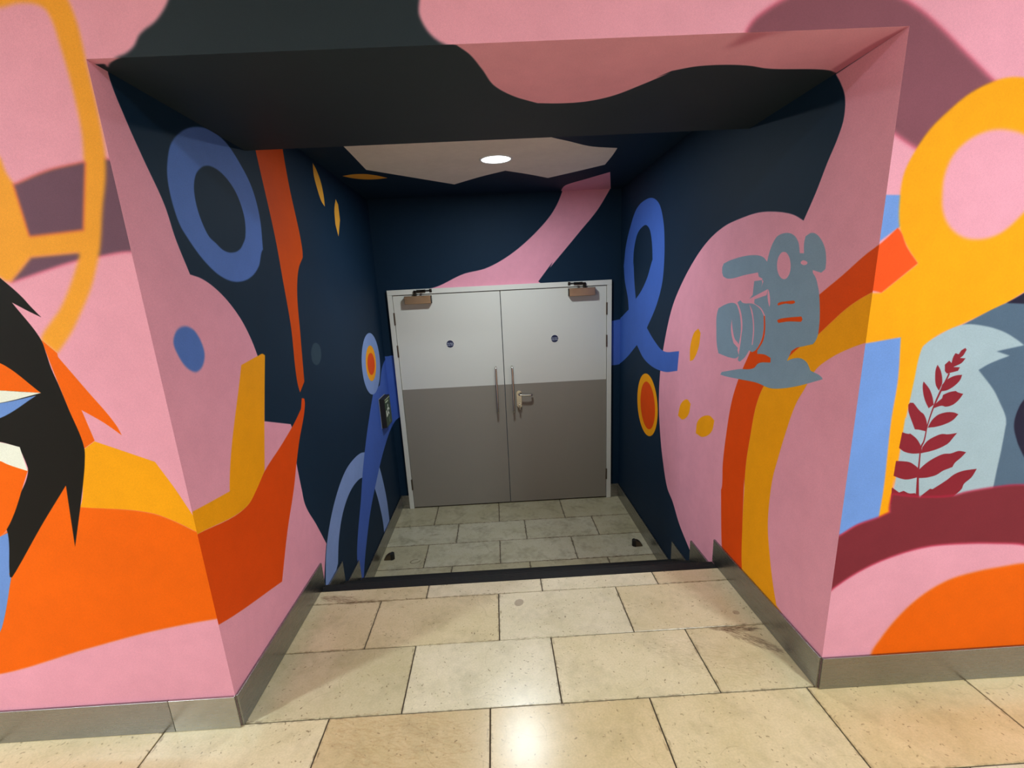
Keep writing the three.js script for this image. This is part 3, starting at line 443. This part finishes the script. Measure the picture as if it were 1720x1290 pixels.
function door(s) {
  const g = tag(group(s < 0 ? 'door_1' : 'door_2'), s < 0 ? 'white over grey door leaf with a single bar handle' : 'white over grey door leaf with bar handle and lever lock', 'door', 'structure');
  const X = (a, b) => (s < 0 ? [-b, -a] : [a, b]);   // spans measured from the meeting edge outward
  const [x0, x1] = X(0.003, FIN - 0.004);
  mesh('door_leaf', box(x0, x1, LOW + 0.012, 1.531, DB, DF, 0.002), mDoorWhite, g);
  mesh('kick_panel', box(x0 + 0.001, x1 - 0.001, LOW + 0.013, 0.681, DF - 0.002, DF + 0.0012, 0.0008), mKick, g);
  for (const y of [1.33, 1.04, -0.265]) {
    const h = mesh('hinge', new THREE.CylinderGeometry(0.0075, 0.0075, 0.108, 12), mHinge, g);
    h.position.set(s * (FIN - 0.002), y, DF + 0.009);
  }
  // bar pull handle: a bent tube with a foot at each end
  const hx = s * 0.075, curve = new THREE.CurvePath(), zF = DF + 0.001, zO = DF + 0.055, r = 0.02;
  const V = (y, z) => new THREE.Vector3(hx, y, z), yT = 0.85, yB = 0.42;
  curve.add(new THREE.LineCurve3(V(yT, zF), V(yT, zO - r))); curve.add(new THREE.QuadraticBezierCurve3(V(yT, zO - r), V(yT, zO), V(yT - r, zO)));
  curve.add(new THREE.LineCurve3(V(yT - r, zO), V(yB + r, zO))); curve.add(new THREE.QuadraticBezierCurve3(V(yB + r, zO), V(yB, zO), V(yB, zO - r))); curve.add(new THREE.LineCurve3(V(yB, zO - r), V(yB, zF)));
  mesh('pull_handle', new THREE.TubeGeometry(curve, 80, 0.0095, 12), mChrome, g);
  // overhead closer with its folded arm
  const [c0, c1] = X(0.614, 0.848);
  const body = mesh('closer_body', box(c0, c1, 1.452, 1.523, DF, DF + 0.062, 0.004), mBronze, g);
  const [e0, e1] = X(0.610, 0.6155); mesh('closer_end_cap', box(e0, e1, 1.454, 1.521, DF + 0.002, DF + 0.06, 0.002), mDarkMetal, body);
  const pv = s * 0.755, arm = group('closer_arm', g);
  const bar = (name, ax, az, bx, bz, y, wd, th) => { const l = Math.hypot(bx - ax, bz - az), o = mesh(name, new RoundedBoxGeometry(l + wd, th, wd, 2, th * 0.3), mDarkMetal, arm); o.position.set((ax + bx) / 2, y, (az + bz) / 2); o.rotation.y = -Math.atan2(bz - az, bx - ax); return o; };
  const sp = mesh('spindle', new THREE.CylinderGeometry(0.012, 0.012, 0.05, 14), mDarkMetal, arm); sp.position.set(pv, 1.543, DF + 0.026);
  bar('arm_link', pv, DF + 0.026, s * 0.60, DF + 0.15, 1.557, 0.02, 0.007);
  bar('arm_rod', s * 0.60, DF + 0.15, s * 0.70, FB + 0.012, 1.565, 0.014, 0.007);
  const kn = mesh('arm_joint', new THREE.CylinderGeometry(0.011, 0.011, 0.03, 12), mDarkMetal, arm); kn.position.set(s * 0.60, 1.56, DF + 0.15);
  const [f0, f1] = X(0.66, 0.74); mesh('arm_shoe', box(f0, f1, 1.55, 1.573, FB, FB + 0.012, 0.002), mDarkMetal, arm);
  // round blue notice
  const sg = mesh('door_notice', new THREE.CylinderGeometry(0.036, 0.036, 0.0016, 40), [flat('#eceae2', 0.5), mSign, mSign], g);
  sg.rotation.set(Math.PI / 2, Math.PI / 2, 0, 'XYZ'); sg.position.set(s * 0.48, 1.083, DF + 0.0008);
  sg.userData.label = 'round blue notice with pale lettering';
  if (s > 0) {
    const lock = group('lever_lock', g), lx = 0.129;
    const sh = new THREE.Shape(); const hw = 0.024, t = 0.618, b = 0.47;
    sh.moveTo(lx - hw, b); sh.lineTo(lx + hw, b); sh.lineTo(lx + hw, t - hw); sh.absarc(lx, t - hw, hw, 0, Math.PI, false); sh.lineTo(lx - hw, b);
    const pg = new THREE.ExtrudeGeometry(sh, { depth: 0.006, bevelEnabled: true, bevelSize: 0.002, bevelThickness: 0.002, bevelSegments: 2 }); pg.translate(0, 0, DF + 0.003);
    mesh('lock_plate', pg, mChrome, lock);
    const cu = new THREE.CatmullRomCurve3([[lx, 0.585, DF + 0.006], [lx, 0.585, DF + 0.045], [lx + 0.012, 0.583, DF + 0.056], [lx + 0.06, 0.578, DF + 0.058], [lx + 0.108, 0.578, DF + 0.056], [lx + 0.119, 0.578, DF + 0.046], [lx + 0.12, 0.578, DF + 0.028]].map((p) => new THREE.Vector3(...p)), false, 'catmullrom', 0.3);
    mesh('lever', new THREE.TubeGeometry(cu, 60, 0.0095, 12), mChrome, lock);
    const cyl = mesh('lock_cylinder', new THREE.CylinderGeometry(0.021, 0.023, 0.034, 28), mChrome, lock); cyl.rotation.x = Math.PI / 2; cyl.position.set(lx + 0.002, 0.478, DF + 0.02);
    const turn = mesh('thumb_turn', new RoundedBoxGeometry(0.013, 0.05, 0.02, 2, 0.004), mChrome, lock); turn.position.set(lx + 0.002, 0.463, DF + 0.045);
  }
}
door(-1); door(1);

// ---------------------------------------------------------------- floor door stops
function doorStop(s, x, z, label) {
  const g = tag(group('door_stop'), label, 'door stop');
  g.name = s < 0 ? 'door_stop' : 'door_stop_001';
  g.position.set(x, LOW, z); g.rotation.y = s < 0 ? 0 : Math.PI;
  const sh = new THREE.Shape(); sh.moveTo(-0.04, 0); sh.lineTo(0.012, 0); sh.lineTo(0.012, 0.044); sh.quadraticCurveTo(-0.02, 0.04, -0.04, 0.006); sh.lineTo(-0.04, 0);
  const b = new THREE.ExtrudeGeometry(sh, { depth: 0.038, bevelEnabled: true, bevelSize: 0.003, bevelThickness: 0.003, bevelSegments: 2 }); b.translate(0, 0.003, -0.019);
  mesh('stop_body', b, mHinge, g);
  const pad = new THREE.CylinderGeometry(0.026, 0.026, 0.05, 24, 1, false, 0, Math.PI); pad.translate(0.012, 0.026, 0);
  mesh('rubber_pad', pad, mRubber, g);
}
doorStop(-1, -1.012, -2.09, 'small floor door stop below the blue arch wall');
doorStop(1, 0.99, -2.073, 'small floor door stop below the orange oval wall');

// ---------------------------------------------------------------- green sign box on the left wall
{
  const g = tag(group('wall_sign'), 'black box sign with green face beside the door frame', 'sign');
  g.position.set(-W, 0.428, -2.765);
  const hz = 0.115, hh = 0.254, t = 0.045;
  const c = document.createElement('canvas'); c.width = 256; c.height = 283; const x = c.getContext('2d');
  x.fillStyle = '#14381a'; x.fillRect(0, 0, 256, 283);
  x.fillStyle = '#b9c6a4'; x.fillRect(20, 6, 216, 7); x.fillRect(34, 28, 130, 15);
  x.fillStyle = '#d5dccb';
  x.beginPath(); x.arc(128, 82, 15, 0, 6.3); x.fill();
  x.lineWidth = 20; x.strokeStyle = '#d5dccb'; x.lineJoin = 'round'; x.lineCap = 'round';
  x.beginPath(); x.moveTo(130, 104); x.lineTo(118, 146); x.lineTo(150, 172); x.moveTo(118, 146); x.lineTo(92, 170); x.lineTo(56, 172); x.moveTo(130, 108); x.lineTo(176, 130); x.moveTo(128, 108); x.lineTo(86, 118); x.stroke();
  x.fillRect(26, 120, 42, 66);
  x.fillStyle = '#7f9a78'; x.fillRect(140, 204, 14, 40); x.beginPath(); x.moveTo(124, 242); x.lineTo(170, 242); x.lineTo(147, 268); x.fill();
  const mFace = new THREE.MeshStandardMaterial({ map: canvasTexture(c), roughness: 0.4 });
  mesh('back_plate', box(0, 0.003, -0.004, hh + 0.004, -hz - 0.004, hz + 0.004), flat('#8f949c', 0.5), g);
  mesh('sign_case', box(0.003, t, 0, hh, -hz, hz, 0.003), mRubber, g);
  const face = mesh('sign_face', new THREE.BoxGeometry(0.002, hh - 0.012, 2 * hz - 0.012), [mFace, mRubber, mRubber, mRubber, mRubber, mRubber], g);
  face.position.set(t + 0.001, hh / 2, 0);
  face.userData.label = 'dark green face with a pale pictogram';
}

// ---------------------------------------------------------------- ceiling lamps
const mRim = flat('#e9e9e6', 0.5);
function downlight(name, label, x, y, z, r, glow, grp) {
  const g = tag(group(name), label, 'ceiling lamp', null, grp);
  g.position.set(x, y, z);
  const ring = new THREE.LatheGeometry([[r, 0], [r + 0.002, -0.006], [r + 0.012, -0.005], [r + 0.016, 0]].map((p) => new THREE.Vector2(...p)), 48);
  mesh('lamp_rim', ring, mRim, g);
  const disc = new THREE.CylinderGeometry(r, r, 0.002, 48); disc.translate(0, -0.0015, 0);
  mesh('lamp_diffuser', disc, new THREE.MeshStandardMaterial({ color: 0xffffff, emissive: new THREE.Color(...glow.color), emissiveIntensity: glow.k, roughness: 0.6 }), g);
  return g;
}
{
  const a = LAMPS.alcove, g = downlight('ceiling_downlight', 'round glowing downlight in the off-white patch of the alcove ceiling', a.x, HI, a.z, a.r, { color: a.color, k: 6 });
  const s = a.r * Math.sqrt(Math.PI), l = new THREE.RectAreaLight(new THREE.Color(...a.color), a.nits, s, s);
  l.name = 'alcove_light'; l.position.set(0, -0.008, 0); l.rotation.x = -Math.PI / 2; g.add(l);
}
LAMPS.hall.spots.forEach(([x, z, nits], i) => {
  const h = LAMPS.hall, g = tag(group(i ? 'panel_light_00' + i : 'panel_light'), 'square white panel lamp in the hall ceiling', 'ceiling lamp', null, 'panel lamps in front of the mural'), r = h.size / 2;
  g.position.set(x, h.y, z);
  for (const [a0, a1, b0, b1] of [[-r - 0.02, r + 0.02, -r - 0.02, -r], [-r - 0.02, r + 0.02, r, r + 0.02], [-r - 0.02, -r, -r, r], [r, r + 0.02, -r, r]]) mesh('lamp_rim', box(a0, a1, -0.012, 0, b0, b1), mRim, g);
  mesh('lamp_diffuser', box(-r, r, -0.006, 0, -r, r), new THREE.MeshStandardMaterial({ color: 0xffffff, emissive: new THREE.Color(...h.color), emissiveIntensity: 5, roughness: 0.6 }), g);
  const l = new THREE.RectAreaLight(new THREE.Color(...h.color), nits, h.size, h.size);
  l.name = 'hall_light'; l.position.set(0, -0.014, 0); l.rotation.x = -Math.PI / 2; g.add(l);
});

renderer.render(scene, camera);
